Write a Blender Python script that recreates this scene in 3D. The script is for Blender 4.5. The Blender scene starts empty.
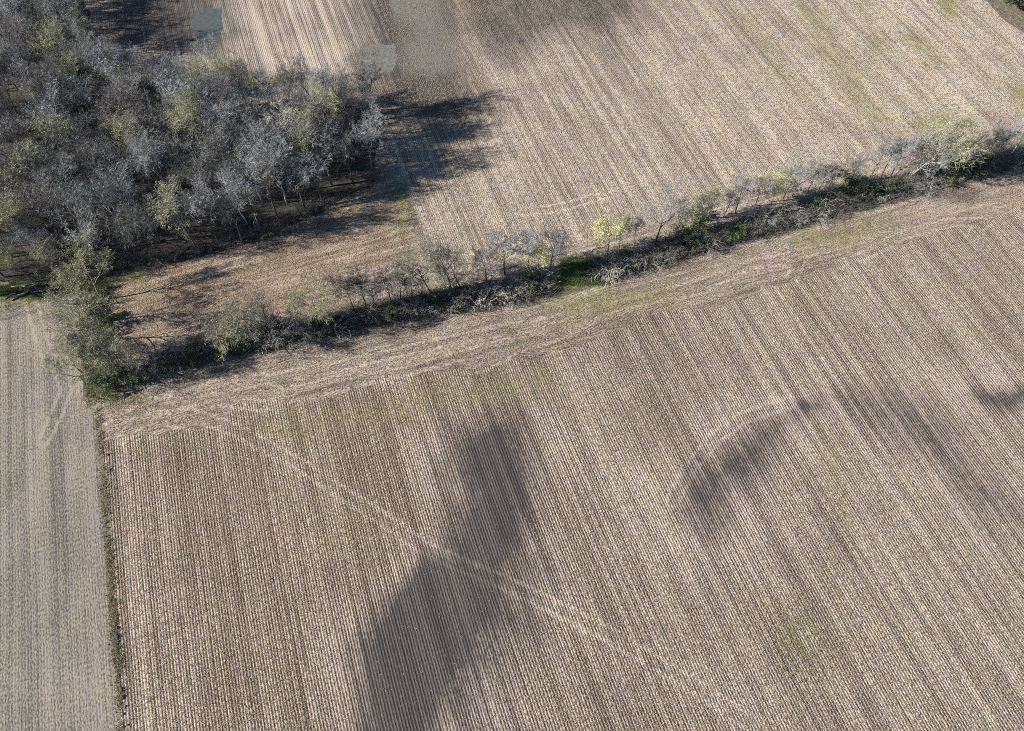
import bpy, math, random
import numpy as np
from mathutils import Vector, Matrix, noise

# ------------------------------------------------------------------ camera
R = math.radians
C = bpy.context.scene.collection
F = 760.0; CX = 512.0; CY = 365.5; CAM_H = 135.0
PITCH = R(58.4); ROWS = R(19.3)
cam = bpy.data.cameras.new("camera")
cam.sensor_width = 36.0
cam.lens = 36.0 * F / 1024.0
cam.clip_start = 1.0; cam.clip_end = 5000.0
camo = bpy.data.objects.new("camera", cam); C.objects.link(camo)
camo.location = (0, 0, CAM_H)
camo.rotation_euler = (R(90) - PITCH, 0, 0)
bpy.context.scene.camera = camo

# ------------------------------------------------------------------ light
SUN_EL = R(28.5); SUN_AZ = R(260.5)          # azimuth clockwise from +Y
w = bpy.data.worlds.new("World"); bpy.context.scene.world = w
w.use_nodes = True
nt = w.node_tree; nt.nodes.clear()
sky = nt.nodes.new("ShaderNodeTexSky"); sky.sky_type = 'NISHITA'; sky.sun_disc = False
sky.sun_elevation = SUN_EL; sky.sun_rotation = SUN_AZ
sky.air_density = 1.0; sky.dust_density = 0.0; sky.ozone_density = 5.0
bg = nt.nodes.new("ShaderNodeBackground"); bg.inputs[1].default_value = 0.052
wo = nt.nodes.new("ShaderNodeOutputWorld")
nt.links.new(sky.outputs[0], bg.inputs[0]); nt.links.new(bg.outputs[0], wo.inputs[0])
sl = bpy.data.lights.new("sun", 'SUN'); sl.energy = 5.0; sl.angle = R(0.5); sl.color = (1.0, 0.945, 0.87)
so = bpy.data.objects.new("sun", sl); C.objects.link(so)
sd = Vector((math.sin(SUN_AZ) * math.cos(SUN_EL), math.cos(SUN_AZ) * math.cos(SUN_EL), math.sin(SUN_EL)))
so.rotation_euler = sd.to_track_quat('Z', 'Y').to_euler()
so.location = sd * 300
vs = bpy.context.scene.view_settings
vs.view_transform = 'Standard'; vs.look = 'None'; vs.gamma = 1.0; vs.use_curve_mapping = False
vs.exposure = 1.42
bpy.context.scene.cycles.use_denoising = False
bpy.context.scene.cycles.pixel_filter_type = 'BLACKMAN_HARRIS'
bpy.context.scene.cycles.filter_width = 0.85

random.seed(7); rng = np.random.default_rng(11)

# ------------------------------------------------------------------ plan helpers
def world(px, py):
    """where a sight line of the photograph meets level ground"""
    x = (px - CX) / F; y = -(py - CY) / F
    d = (x, math.cos(PITCH) + y * math.sin(PITCH), -math.sin(PITCH) + y * math.cos(PITCH))
    t = -CAM_H / d[2]
    return d[0] * t, d[1] * t
ca, sa = math.cos(ROWS), math.sin(ROWS)
def uv(px, py):
    X, Y = world(px, py)
    return X * ca + Y * sa, -X * sa + Y * ca
def w_of(u, v): return u * ca - v * sa, u * sa + v * ca
def poly_uv(pts): return np.array([uv(*p) for p in pts])

def smooth_sd(U, V, poly):
    """signed distance (inside positive) of plan points to a polygon"""
    d2 = np.full(U.shape, 1e9); inside = np.zeros(U.shape, bool)
    n = len(poly)
    for i in range(n):
        a = poly[i]; b = poly[(i + 1) % n]
        e = b - a; L = max(e @ e, 1e-9)
        t = np.clip(((U - a[0]) * e[0] + (V - a[1]) * e[1]) / L, 0, 1)
        d2 = np.minimum(d2, (U - a[0] - t * e[0]) ** 2 + (V - a[1] - t * e[1]) ** 2)
        if abs(e[1]) > 1e-9:
            c = ((a[1] > V) != (b[1] > V)) & (U < e[0] * (V - a[1]) / e[1] + a[0])
            inside ^= c
    d = np.sqrt(d2)
    return np.where(inside, d, -d)
def line_sd(U, V, pts):
    best = np.full(U.shape, 1e9); sg = np.ones(U.shape)
    for a, b in zip(pts[:-1], pts[1:]):
        e = b - a; L = e @ e
        t = np.clip(((U - a[0]) * e[0] + (V - a[1]) * e[1]) / L, 0, 1)
        d = np.hypot(U - a[0] - t * e[0], V - a[1] - t * e[1])
        s = np.sign(e[0] * (V - a[1]) - e[1] * (U - a[0])); s[s == 0] = 1
        m = d < best
        best = np.where(m, d, best); sg = np.where(m, s, sg)
    return best * sg
def soft(sdist, k): return np.clip(0.5 + sdist / (2 * k), 0, 1)

# features traced on the plan of the fields: (outline, softness in metres, strength)
WET_SHADE = [
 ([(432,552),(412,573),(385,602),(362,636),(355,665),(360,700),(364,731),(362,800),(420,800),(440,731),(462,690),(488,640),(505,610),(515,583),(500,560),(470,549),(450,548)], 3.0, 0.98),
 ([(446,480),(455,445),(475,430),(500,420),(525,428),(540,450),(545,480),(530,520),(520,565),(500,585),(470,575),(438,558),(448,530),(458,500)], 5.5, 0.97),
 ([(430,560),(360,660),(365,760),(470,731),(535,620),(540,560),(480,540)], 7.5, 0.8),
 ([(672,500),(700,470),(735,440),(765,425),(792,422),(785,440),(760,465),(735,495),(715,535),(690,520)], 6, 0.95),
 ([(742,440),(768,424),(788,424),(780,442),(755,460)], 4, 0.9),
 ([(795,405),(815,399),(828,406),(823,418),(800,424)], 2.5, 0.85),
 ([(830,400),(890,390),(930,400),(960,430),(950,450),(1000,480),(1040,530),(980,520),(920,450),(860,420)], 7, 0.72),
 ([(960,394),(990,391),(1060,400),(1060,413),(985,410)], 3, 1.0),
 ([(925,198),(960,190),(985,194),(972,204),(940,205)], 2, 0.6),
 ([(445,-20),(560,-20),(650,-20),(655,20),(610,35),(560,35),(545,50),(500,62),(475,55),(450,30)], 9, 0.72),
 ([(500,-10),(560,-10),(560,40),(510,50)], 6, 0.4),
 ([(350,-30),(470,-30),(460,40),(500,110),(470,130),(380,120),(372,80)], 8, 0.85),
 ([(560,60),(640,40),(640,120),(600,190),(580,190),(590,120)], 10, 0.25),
 ([(100,-10),(226,-10),(232,40),(216,62),(150,60),(100,40)], 5, 0.75),  # damp pond margin, widened to paint the tree shade over the strip
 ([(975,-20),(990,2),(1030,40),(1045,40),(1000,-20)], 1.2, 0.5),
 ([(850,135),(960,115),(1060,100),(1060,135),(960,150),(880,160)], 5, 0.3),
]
SILT = [
 ([(378,-20),(450,-20),(452,30),(470,70),(440,82),(400,80),(385,60),(392,30)], 6, 0.7),
 ([(470,60),(490,100),(510,120),(480,110),(455,85)], 5, 0.4),
 ([(425,545),(435,538),(500,556),(480,560),(440,556)], 1.5, 0.4),
]
GREEN = [
 ([(785,620),(800,618),(812,640),(818,662),(800,668),(785,655)], 5, 0.62),
 ([(820,430),(850,440),(856,520),(830,520),(815,470)], 6, 0.45),
 ([(735,15),(760,15),(815,105),(795,112)], 8, 0.52), ([(790,0),(825,10),(895,125),(860,130)], 9, 0.6),
 ([(845,-5),(875,-5),(895,60),(870,55)], 8, 0.5), ([(900,35),(918,35),(942,62),(925,66)], 5, 0.6),
 ([(930,-10),(950,-10),(965,22),(945,20)], 3, 0.6), ([(1010,85),(1040,85),(1040,110),(1015,108)], 3, 0.6),
 ([(396,192),(404,190),(412,238),(404,240)], 1.5, 1.0), ([(915,120),(945,115),(955,126),(920,130)], 2, 0.7),
 ([(170,268),(215,262),(215,280),(180,285)], 2, 0.0),
 ([(115,270),(140,265),(142,280),(120,284)], 2, 0.9),
 ([(545,300),(600,290),(680,280),(720,285),(640,320),(560,335)], 4, 0.5),
 ([(790,235),(880,215),(910,225),(860,245),(800,255)], 4, 0.55), ([(380,350),(540,330),(540,350),(400,368)], 4, 0.3),
 ([(850,255),(830,290),(800,330),(770,310),(800,270)], 6, 0.3),
 ([(395,75),(450,100),(470,180),(400,190),(380,140)], 8, 0.25),
 ([(215,45),(225,62),(250,75),(320,80),(330,92),(200,80)], 3, 0.8),
 ([(100,400),(150,392),(140,418),(112,420)], 3, 0.35), ([(560,300),(700,262),(860,225),(1040,185),(1040,200),(860,235),(700,275),(570,312)], 3, 0.25),
 ([(230,415),(400,382),(570,348),(570,395),(420,425),(250,455)], 5, 0.38), ([(300,480),(420,470),(420,560),(300,600)], 8, 0.25), ([(600,400),(660,380),(700,480),(640,520)], 7, 0.28), ([(760,560),(900,540),(880,731),(780,731)], 10, 0.25),
 ([(0,292),(60,285),(60,297),(0,305)], 1.5, 0.9),
]
PALE = [
 ([(840,500),(900,470),(960,560),(1000,731),(900,731),(860,600)], 14, 0.45),
 ([(560,400),(680,330),(760,420),(660,480),(600,560)], 14, 0.25),
 ([(105,410),(200,395),(330,375),(330,390),(210,420),(150,435),(110,435)], 3, 0.8),
 ([(200,385),(400,335),(600,300),(860,222),(1040,185),(1040,200),(860,245),(640,318),(450,362),(300,392)], 3, 0.55),
 ([(195,405),(225,398),(250,405),(235,422),(205,425)], 2, 0.5),
 ([(370,160),(500,170),(560,250),(400,240)], 10, 0.15),
 ([(650,100),(1040,-40),(1040,120),(760,170)], 16, 0.25),
 ([(600,640),(760,560),(900,731),(640,760)], 16, 0.2),
]
BROWN = [
 ([(115,440),(300,405),(440,385),(440,470),(430,540),(360,620),(340,760),(110,760)], 9, 0.75),
 ([(440,385),(560,370),(620,430),(560,560),(520,520),(480,420)], 10, 0.45),
 ([(560,290),(1040,180),(1040,240),(700,330)], 8, 0.15),
 ([(100,260),(380,170),(420,250),(330,310),(200,340),(100,370)], 5, 1.0),
]
HEAD_EDGE = [(60,455),(105,445),(140,436),(190,424),(250,408),(350,388),(430,372),(500,363),(560,350),(620,327),(700,304),(760,292),(830,268),(900,243),(960,226),(1024,206),(1100,180)]
TRACKS = [
 [(150,402),(195,415),(235,430),(300,465),(345,495),(385,520),(425,548),(455,562),(520,590),(600,630),(660,665),(715,700),(760,731)],
 [(672,500),(690,468),(712,440),(742,418),(790,402)],
 [(30,300),(40,335),(46,352),(60,370),(66,390),(56,415),(44,440)],
 [(58,330),(70,352),(82,372),(92,390),(98,402)],
 [(180,400),(215,385),(250,378),(285,382),(290,398),(262,406),(225,402)],
 [(300,395),(400,372),(500,345),(620,305),(700,290),(740,268),(860,240)],
 [(470,360),(560,335),(590,320),(600,300),(580,285)],
 [(525,212),(560,208),(600,196)],
 [(110,425),(160,400),(240,385),(330,368),(430,345),(540,322)],
 [(480,368),(510,352),(520,338),(505,330),(480,336)],
 [(640,300),(700,284),(760,262),(800,262),(790,280)],
 [(860,258),(900,236),(950,222),(985,222),(970,238)],
 [(120,440),(135,425),(160,418),(190,425)],
]

# ------------------------------------------------------------------ node helper
class NT:
    def __init__(s, name):
        s.m = bpy.data.materials.new(name); s.m.use_nodes = True
        s.t = s.m.node_tree; s.t.nodes.clear()
        s.out = s.n('OutputMaterial'); s.b = s.n('BsdfPrincipled')
        s.b.inputs['Specular IOR Level'].default_value = 0.15
        s.b.inputs['Roughness'].default_value = 0.9
        s.l(s.b.outputs[0], s.out.inputs[0])
    def n(s, k): return s.t.nodes.new('ShaderNode' + k)
    def l(s, a, b): s.t.links.new(a, b)
    def set(s, sock, v):
        if hasattr(v, 'is_output') or hasattr(v, 'links'): s.l(v, sock)
        else: sock.default_value = v
    def math(s, op, a, b=0.0, c=0.0, clamp=False):
        n = s.n('Math'); n.operation = op; n.use_clamp = clamp
        s.set(n.inputs[0], a); s.set(n.inputs[1], b); s.set(n.inputs[2], c)
        return n.outputs[0]
    def attr(s, name):
        n = s.n('Attribute'); n.attribute_name = name; return n.outputs['Fac']
    def mix(s, f, a, b):
        n = s.n('Mix'); n.data_type = 'RGBA'
        s.set(n.inputs[0], f)
        for sk, v in ((n.inputs[6], a), (n.inputs[7], b)):
            if isinstance(v, tuple): sk.default_value = (*v, 1)
            else: s.l(v, sk)
        return n.outputs[2]
    def scale(s, col, f):
        n = s.n('Vector'+'Math'); n.operation = 'SCALE'; s.l(col, n.inputs[0]); s.set(n.inputs[3], f); return n.outputs[0]
    def coord(s, sx=1, sy=1, sz=1, vec=None, loc=(0,0,0)):
        if vec is None:
            tc = s.n('TexCoord'); vec = tc.outputs['Object']
        m = s.n('Mapping'); m.inputs['Scale'].default_value = (sx, sy, sz); m.inputs['Location'].default_value = loc
        s.l(vec, m.inputs[0]); return m.outputs[0]
    def noise(s, vec, scale=1.0, detail=2, rough=0.5, dist=0):
        n = s.n('TexNoise'); n.inputs['Scale'].default_value = scale; n.inputs['Detail'].default_value = detail
        n.inputs['Roughness'].default_value = rough; n.inputs['Distortion'].default_value = dist
        s.l(vec, n.inputs['Vector']); return n.outputs['Fac']
    def ramp(s, v, a, b, smooth=True):
        n = s.n('MapRange'); n.clamp = True
        if smooth: n.interpolation_type = 'SMOOTHSTEP'
        s.set(n.inputs[0], v); n.inputs[1].default_value = a; n.inputs[2].default_value = b
        return n.outputs[0]

SPACING = 0.50
def stubble_material(name, soil, straw, row_contrast, streak, greenish=0.0, bump=0.5, spk=0.98, prow=0.6):
    s = NT(name)
    tc = s.n('TexCoord').outputs['Object']
    # gentle wobble of the planting lines
    wob = s.noise(s.coord(0.03, 0.012, 1, tc), 1.0, 2)
    jit = s.noise(s.coord(0.25, 0.9, 1, tc), 1.0, 3, 0.6)
    sep = s.n('SeparateXYZ'); s.l(tc, sep.inputs[0])
    head = s.attr('head'); d_h = s.attr('hdist')
    hn = s.noise(s.coord(0.06, 0.06, 1, tc), 1.0, 2, 0.5, 0.3)
    headm = s.ramp(s.math('ADD', head, s.math('MULTIPLY', s.math('SUBTRACT', jit, 0.5), 0.5)), 0.42, 0.58)
    u = s.math('ADD', sep.outputs[0], s.math('ADD', s.math('MULTIPLY', wob, 0.9), s.math('MULTIPLY', jit, 0.12)))
    hv = s.math('ADD', d_h, s.math('ADD', s.math('MULTIPLY', hn, 7.0), s.math('MULTIPLY', jit, 0.8)))
    def wave(x):
        return s.math('ADD', s.math('MULTIPLY', s.math('SINE', s.math('MULTIPLY', x, 2 * math.pi / SPACING)), 0.5), 0.5)
    rows = wave(u); hrows = wave(hv)
    rmix = s.n('Mix'); rmix.data_type = 'FLOAT'
    s.l(headm, rmix.inputs[0]); s.l(rows, rmix.inputs[2]); s.l(hrows, rmix.inputs[3]); row = rmix.outputs[0]
    # per-row and per-pass streaks
    rid = s.math('FLOOR', s.math('DIVIDE', u, SPACING))
    wn = s.n('TexWhiteNoise'); wn.noise_dimensions = '1D'; s.l(rid, wn.inputs['W']); perrow = wn.outputs['Value']
    st1 = s.noise(s.coord(1.1, 0.030, 1, tc), 1.0, 4, 0.62)
    st2 = s.noise(s.coord(0.20, 0.009, 1, tc, (31, 7, 0)), 1.0, 3, 0.65)
    hs1 = s.noise(s.coord(0.05, 0.9, 1, tc), 1.0, 4, 0.6, 0.8)
    stm = s.n('Mix'); stm.data_type = 'FLOAT'; s.l(headm, stm.inputs[0])
    s.l(s.math('ADD', s.math('MULTIPLY', st1, 0.6), s.math('MULTIPLY', st2, 0.55)), stm.inputs[2])
    s.l(s.math('ADD', s.math('MULTIPLY', hs1, 0.75), 0.15), stm.inputs[3])
    streakv = s.ramp(stm.outputs[0], 0.40, 0.76, False)
    # residue speckle
    sp1 = s.noise(s.coord(4.2, 2.0, 1, tc), 1.0, 1, 0.5)
    sp2 = s.noise(s.coord(9.0, 5.0, 1, tc, (5, 3, 0)), 1.0, 1, 0.5)
    speck = s.ramp(s.math('ADD', s.math('MULTIPLY', sp1, 0.65), s.math('MULTIPLY', sp2, 0.35)), 0.34, 0.66, False)
    big = s.noise(s.coord(0.02, 0.02, 1, tc), 1.0, 4, 0.6)
    mid = s.noise(s.coord(0.12, 0.08, 1, tc, (9, 2, 0)), 1.0, 4, 0.65)
    # amount of straw on the surface
    rc = s.math('MULTIPLY', row_contrast, s.math('SUBTRACT', 1.0, s.math('MULTIPLY', headm, 0.62)))
    a = s.math('MULTIPLY', s.math('SUBTRACT', row, 0.5), rc)
    b = s.math('MULTIPLY', s.math('SUBTRACT', streakv, 0.5), streak)
    c = s.math('MULTIPLY', s.math('SUBTRACT', perrow, 0.5), s.math('MULTIPLY', s.math('SUBTRACT', 1.0, headm), prow))
    d = s.math('MULTIPLY', s.math('SUBTRACT', speck, 0.5), spk)
    e = s.math('MULTIPLY', s.math('SUBTRACT', mid, 0.5), 0.95)
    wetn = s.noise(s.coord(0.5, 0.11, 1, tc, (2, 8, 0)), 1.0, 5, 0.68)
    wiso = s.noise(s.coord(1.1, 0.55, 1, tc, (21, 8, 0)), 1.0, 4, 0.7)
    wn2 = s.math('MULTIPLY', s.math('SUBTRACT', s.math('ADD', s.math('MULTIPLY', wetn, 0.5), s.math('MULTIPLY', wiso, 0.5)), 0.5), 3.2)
    wet_shade0 = s.attr('wet_shade')
    wet_shade = s.math('MULTIPLY', s.ramp(s.math('ADD', wet_shade0, s.math('MULTIPLY', wn2, s.math('MULTIPLY', s.math('ADD', wet_shade0, 0.06), s.math('SUBTRACT', 1.35, wet_shade0)))), 0.12, 0.78, False), 1.0)
    f = s.math('ADD', 0.52, s.math('ADD', a, s.math('ADD', b, s.math('ADD', c, s.math('ADD', d, e)))))
    f = s.math('ADD', f, s.math('MULTIPLY', s.attr('pale'), 0.34))
    f = s.math('SUBTRACT', f, s.math('MULTIPLY', s.attr('brown'), 0.12))
    # wheel tracks: flattened pale straw
    trk = s.attr('track')
    tw = s.math('ADD', s.math('ABSOLUTE', trk), s.math('MULTIPLY', s.math('SUBTRACT', jit, 0.5), 0.7))
    ring = s.math('SUBTRACT', 1.0, s.ramp(s.math('ABSOLUTE', s.math('SUBTRACT', tw, 1.15)), 0.16, 0.62))
    ring = s.math('MULTIPLY', ring, s.ramp(s.noise(s.coord(0.3, 0.3, 1, tc), 1.0, 2), 0.3, 0.5))
    f = s.math('ADD', f, s.math('MULTIPLY', ring, 0.46))
    f = s.math('MINIMUM', s.math('MAXIMUM', f, 0.0), 1.7)
    hue = s.noise(s.coord(0.35, 0.10, 1, tc, (50, 1, 0)), 1.0, 4, 0.65)
    hue2 = s.noise(s.coord(2.3, 1.3, 1, tc, (3, 61, 0)), 1.0, 2, 0.6)
    straw2 = s.mix(s.ramp(hue2, 0.35, 0.65), straw, tuple(x * k for x, k in zip(straw, (1.06, 1.00, 0.93))))
    straw2 = s.mix(s.ramp(hue, 0.42, 0.62), straw2, tuple(x * k for x, k in zip(straw, (0.98, 0.95, 1.03))))
    soil2 = s.mix(s.ramp(s.attr('brown'), 0, 1), soil, (soil[0] * 1.25, soil[1] * 1.0, soil[2] * 0.75))
    col = s.mix(f, soil2, straw2)
    # weeds greening up
    gn = s.noise(s.coord(0.9, 0.14, 1, tc, (3, 3, 3)), 1.0, 4, 0.7)
    gsp = s.noise(s.coord(2.6, 1.2, 1, tc, (13, 3, 3)), 1.0, 2, 0.6)
    gv = s.math('ADD', s.math('MULTIPLY', s.attr('green'), 0.55), s.math('ADD', s.math('MULTIPLY', gn, 0.50), s.math('MULTIPLY', gsp, 0.40)))
    gv = s.math('ADD', gv, greenish)
    gm = s.ramp(gv, 0.60, 0.86)
    gcol = s.mix(s.ramp(gsp, 0.3, 0.7), (0.095, 0.112, 0.030), (0.215, 0.20, 0.075))
    col = s.mix(s.math('MULTIPLY', gm, 0.72), col, gcol)
    # damp soil shows dark between the straw, as does painted shade by the pond
    wet_shade_col = s.mix(s.math('MULTIPLY', f, 0.48), (0.031, 0.028, 0.028), (0.104, 0.090, 0.079))
    col = s.mix(s.math('MULTIPLY', wet_shade, 0.94), col, wet_shade_col)
    silt = s.ramp(s.math('ADD', s.attr('silt'), s.math('MULTIPLY', s.math('SUBTRACT', wetn, 0.5), 0.6)), 0.25, 0.85)
    siltcol = s.mix(sp1, (0.115, 0.113, 0.100), (0.175, 0.170, 0.150))
    col = s.mix(s.math('MULTIPLY', silt, 0.8), col, siltcol)
    col = s.scale(col, s.math('ADD', 0.82, s.math('MULTIPLY', big, 0.36)))
    s.l(col, s.b.inputs['Base Color'])
    h = s.math('ADD', s.math('MULTIPLY', row, 0.125 * row_contrast), s.math('ADD', s.math('MULTIPLY', sp1, 0.16), s.math('MULTIPLY', sp2, 0.05)))
    h = s.math('SUBTRACT', h, s.math('MULTIPLY', ring, 0.03))
    h = s.math('MULTIPLY', h, s.math('SUBTRACT', 1.0, s.math('MULTIPLY', silt, 0.8)))
    bp = s.n('Bump'); bp.inputs['Strength'].default_value = bump; bp.inputs['Distance'].default_value = 1.0
    s.l(h, bp.inputs['Height']); s.l(bp.outputs[0], s.b.inputs['Normal'])
    return s.m

SOIL = (0.062, 0.051, 0.040); STRAW = (0.356, 0.298, 0.236)
M_NEAR = stubble_material("maize_stubble", SOIL, STRAW, 0.95, 0.85, 0.055)
M_FAR = stubble_material("far_stubble", (0.085, 0.072, 0.060), (0.370, 0.315, 0.245), 0.45, 0.90, 0.05, 0.5, 0.8, 0.42)
M_LEFT = stubble_material("bean_stubble", (0.062, 0.056, 0.048), (0.225, 0.205, 0.164), 0.26, 0.60, 0.07, 0.30, 1.15, 0.22)

def plain(name, fn):
    s = NT(name); fn(s); return s.m
def _grass(s):
    c = s.coord(1, 1, 1); n = s.noise(c, 1.3, 4, 0.7); n2 = s.noise(c, 0.15, 3, 0.6)
    col = s.mix(s.ramp(n, 0.3, 0.7), (0.050, 0.055, 0.028), (0.115, 0.105, 0.065))
    col = s.mix(s.ramp(n2, 0.38, 0.62), col, (0.13, 0.105, 0.070))
    s.l(col, s.b.inputs['Base Color'])
    bp = s.n('Bump'); bp.inputs['Strength'].default_value = 0.6; bp.inputs['Distance'].default_value = 0.3
    s.l(n, bp.inputs['Height']); s.l(bp.outputs[0], s.b.inputs['Normal'])
def _litter(s):
    c = s.coord(1, 1, 1); n = s.noise(c, 1.6, 4, 0.75); n2 = s.noise(c, 0.12, 3, 0.6); n3 = s.noise(c, 4.5, 2, 0.6)
    col = s.mix(s.ramp(n, 0.3, 0.7), (0.028, 0.026, 0.023), (0.078, 0.066, 0.054))
    col = s.mix(s.ramp(n3, 0.58, 0.75), col, (0.13, 0.112, 0.095))
    col = s.mix(s.math('MULTIPLY', s.ramp(n2, 0.52, 0.68), 0.7), col, (0.070, 0.085, 0.030))
    s.l(col, s.b.inputs['Base Color'])
    bp = s.n('Bump'); bp.inputs['Strength'].default_value = 0.7; bp.inputs['Distance'].default_value = 0.3
    s.l(n, bp.inputs['Height']); s.l(bp.outputs[0], s.b.inputs['Normal'])
def _water(s):
    c = s.coord(1, 1, 1); n = s.ramp(s.noise(c, 0.9, 5, 0.8), 0.35, 0.62)
    s.l(s.mix(n, (0.085, 0.078, 0.063), (0.165, 0.155, 0.125)), s.b.inputs['Base Color'])
    s.b.inputs['Roughness'].default_value = 0.25; s.b.inputs['Specular IOR Level'].default_value = 0.5
    bp = s.n('Bump'); bp.inputs['Strength'].default_value = 0.15; bp.inputs['Distance'].default_value = 0.05
    s.l(s.noise(c, 3.0, 2), bp.inputs['Height']); s.l(bp.outputs[0], s.b.inputs['Normal'])
def _pond(s):  # tree shade is put into the dark pond colour
    c = s.coord(1, 1, 1); n = s.ramp(s.noise(c, 0.8, 5, 0.8), 0.3, 0.65)
    s.l(s.mix(n, (0.030, 0.047, 0.046), (0.085, 0.083, 0.075)), s.b.inputs['Base Color'])
    s.b.inputs['Roughness'].default_value = 0.4; s.b.inputs['Specular IOR Level'].default_value = 0.3
def _track(s):
    c = s.coord(1, 1, 1); n = s.noise(c, 0.8, 4, 0.7)
    s.l(s.mix(s.ramp(n, 0.3, 0.7), (0.07, 0.055, 0.045), (0.16, 0.135, 0.11)), s.b.inputs['Base Color'])
def _strip(s):
    c = s.coord(1, 1, 1); n = s.noise(c, 1.1, 4, 0.75)
    s.l(s.mix(s.ramp(n, 0.3, 0.7), (0.09, 0.08, 0.05), (0.26, 0.22, 0.16)), s.b.inputs['Base Color'])
def _fresh(s):
    c = s.coord(1, 1, 1); n = s.noise(c, 1.4, 4, 0.75); n2 = s.noise(c, 0.4, 3, 0.6)
    col = s.mix(s.ramp(n, 0.3, 0.7), (0.050, 0.085, 0.022), (0.125, 0.160, 0.050))
    s.l(s.mix(s.ramp(n2, 0.5, 0.7), col, (0.17, 0.14, 0.10)), s.b.inputs['Base Color'])
M_STRIP = plain("weedy_strip", _strip); M_FRESH = plain("fresh_grass", _fresh)
M_GRASS = plain("rough_grass", _grass); M_LITTER = plain("leaf_litter", _litter)
M_WATER = plain("silty_water", _water); M_POND = plain("shade_tinted_water", _pond); M_DITCH = plain("bare_earth", _track)

def objcol(name, rough=0.85, var=0.35, sc=0.7):
    """bark / leaf material whose colour is each object's own colour, mottled"""
    s = NT(name)
    oi = s.n('ObjectInfo')
    g = s.n('NewGeometry')
    n = s.noise(s.coord(sc, sc, sc, g.outputs['Position']), 1.0, 3, 0.6)
    s.l(s.scale(oi.outputs['Color'], s.math('ADD', 1 - var / 2, s.math('MULTIPLY', n, var))), s.b.inputs['Base Color'])
    s.b.inputs['Roughness'].default_value = rough
    return s.m
M_BARK = objcol("bark"); M_TWIG = objcol("twigs", 0.8, 0.5, 1.5)
def leafmat(name, c1, c2):
    s = NT(name); g = s.n('NewGeometry')
    n = s.noise(s.coord(3, 3, 3, g.outputs['Position']), 1.0, 2)
    s.l(s.mix(s.ramp(n, 0.35, 0.65), c1, c2), s.b.inputs['Base Color'])
    t = s.n('BsdfTranslucent'); s.l(s.mix(n, c1, c2), t.inputs[0])
    mx = s.n('MixShader'); mx.inputs[0].default_value = 0.3
    s.l(s.b.outputs[0], mx.inputs[1]); s.l(t.outputs[0], mx.inputs[2]); s.l(mx.outputs[0], s.out.inputs[0])
    return s.m
M_BUD = leafmat("olive_buds", (0.26, 0.27, 0.12), (0.38, 0.37, 0.18))
M_YELLOW = leafmat("yellow_green_leaves", (0.40, 0.40, 0.19), (0.56, 0.54, 0.30))
M_GREEN = leafmat("fresh_green_leaves", (0.085, 0.115, 0.045), (0.15, 0.18, 0.08))
M_DARKGREEN = leafmat("dark_green_leaves", (0.042, 0.056, 0.036), (0.075, 0.092, 0.058))

# ------------------------------------------------------------------ mesh helpers
def mesh_from(name, verts, quads=None, tris=None, mats=(), midx=None, smooth=False):
    """fast mesh from numpy arrays"""
    me = bpy.data.meshes.new(name)
    verts = np.asarray(verts, np.float32)
    q = np.zeros((0, 4), np.int32) if quads is None or len(quads) == 0 else np.asarray(quads, np.int32)
    t = np.zeros((0, 3), np.int32) if tris is None or len(tris) == 0 else np.asarray(tris, np.int32)
    me.vertices.add(len(verts)); me.vertices.foreach_set('co', verts.ravel())
    loops = np.concatenate([q.ravel(), t.ravel()])
    me.loops.add(len(loops)); me.loops.foreach_set('vertex_index', loops)
    me.polygons.add(len(q) + len(t))
    st = np.concatenate([np.arange(len(q)) * 4, len(q) * 4 + np.arange(len(t)) * 3]).astype(np.int32)
    me.polygons.foreach_set('loop_start', st)
    if midx is not None: me.polygons.foreach_set('material_index', np.asarray(midx, np.int32))
    for m in mats: me.materials.append(m)
    me.update(calc_edges=True)
    me.polygons.foreach_set('use_smooth', np.full(len(me.polygons), smooth))
    return me
def link(name, me, parent=None, **props):
    o = bpy.data.objects.new(name, me); C.objects.link(o)
    if parent is not None: o.parent = parent
    for k, v in props.items(): o[k] = v
    return o

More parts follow.
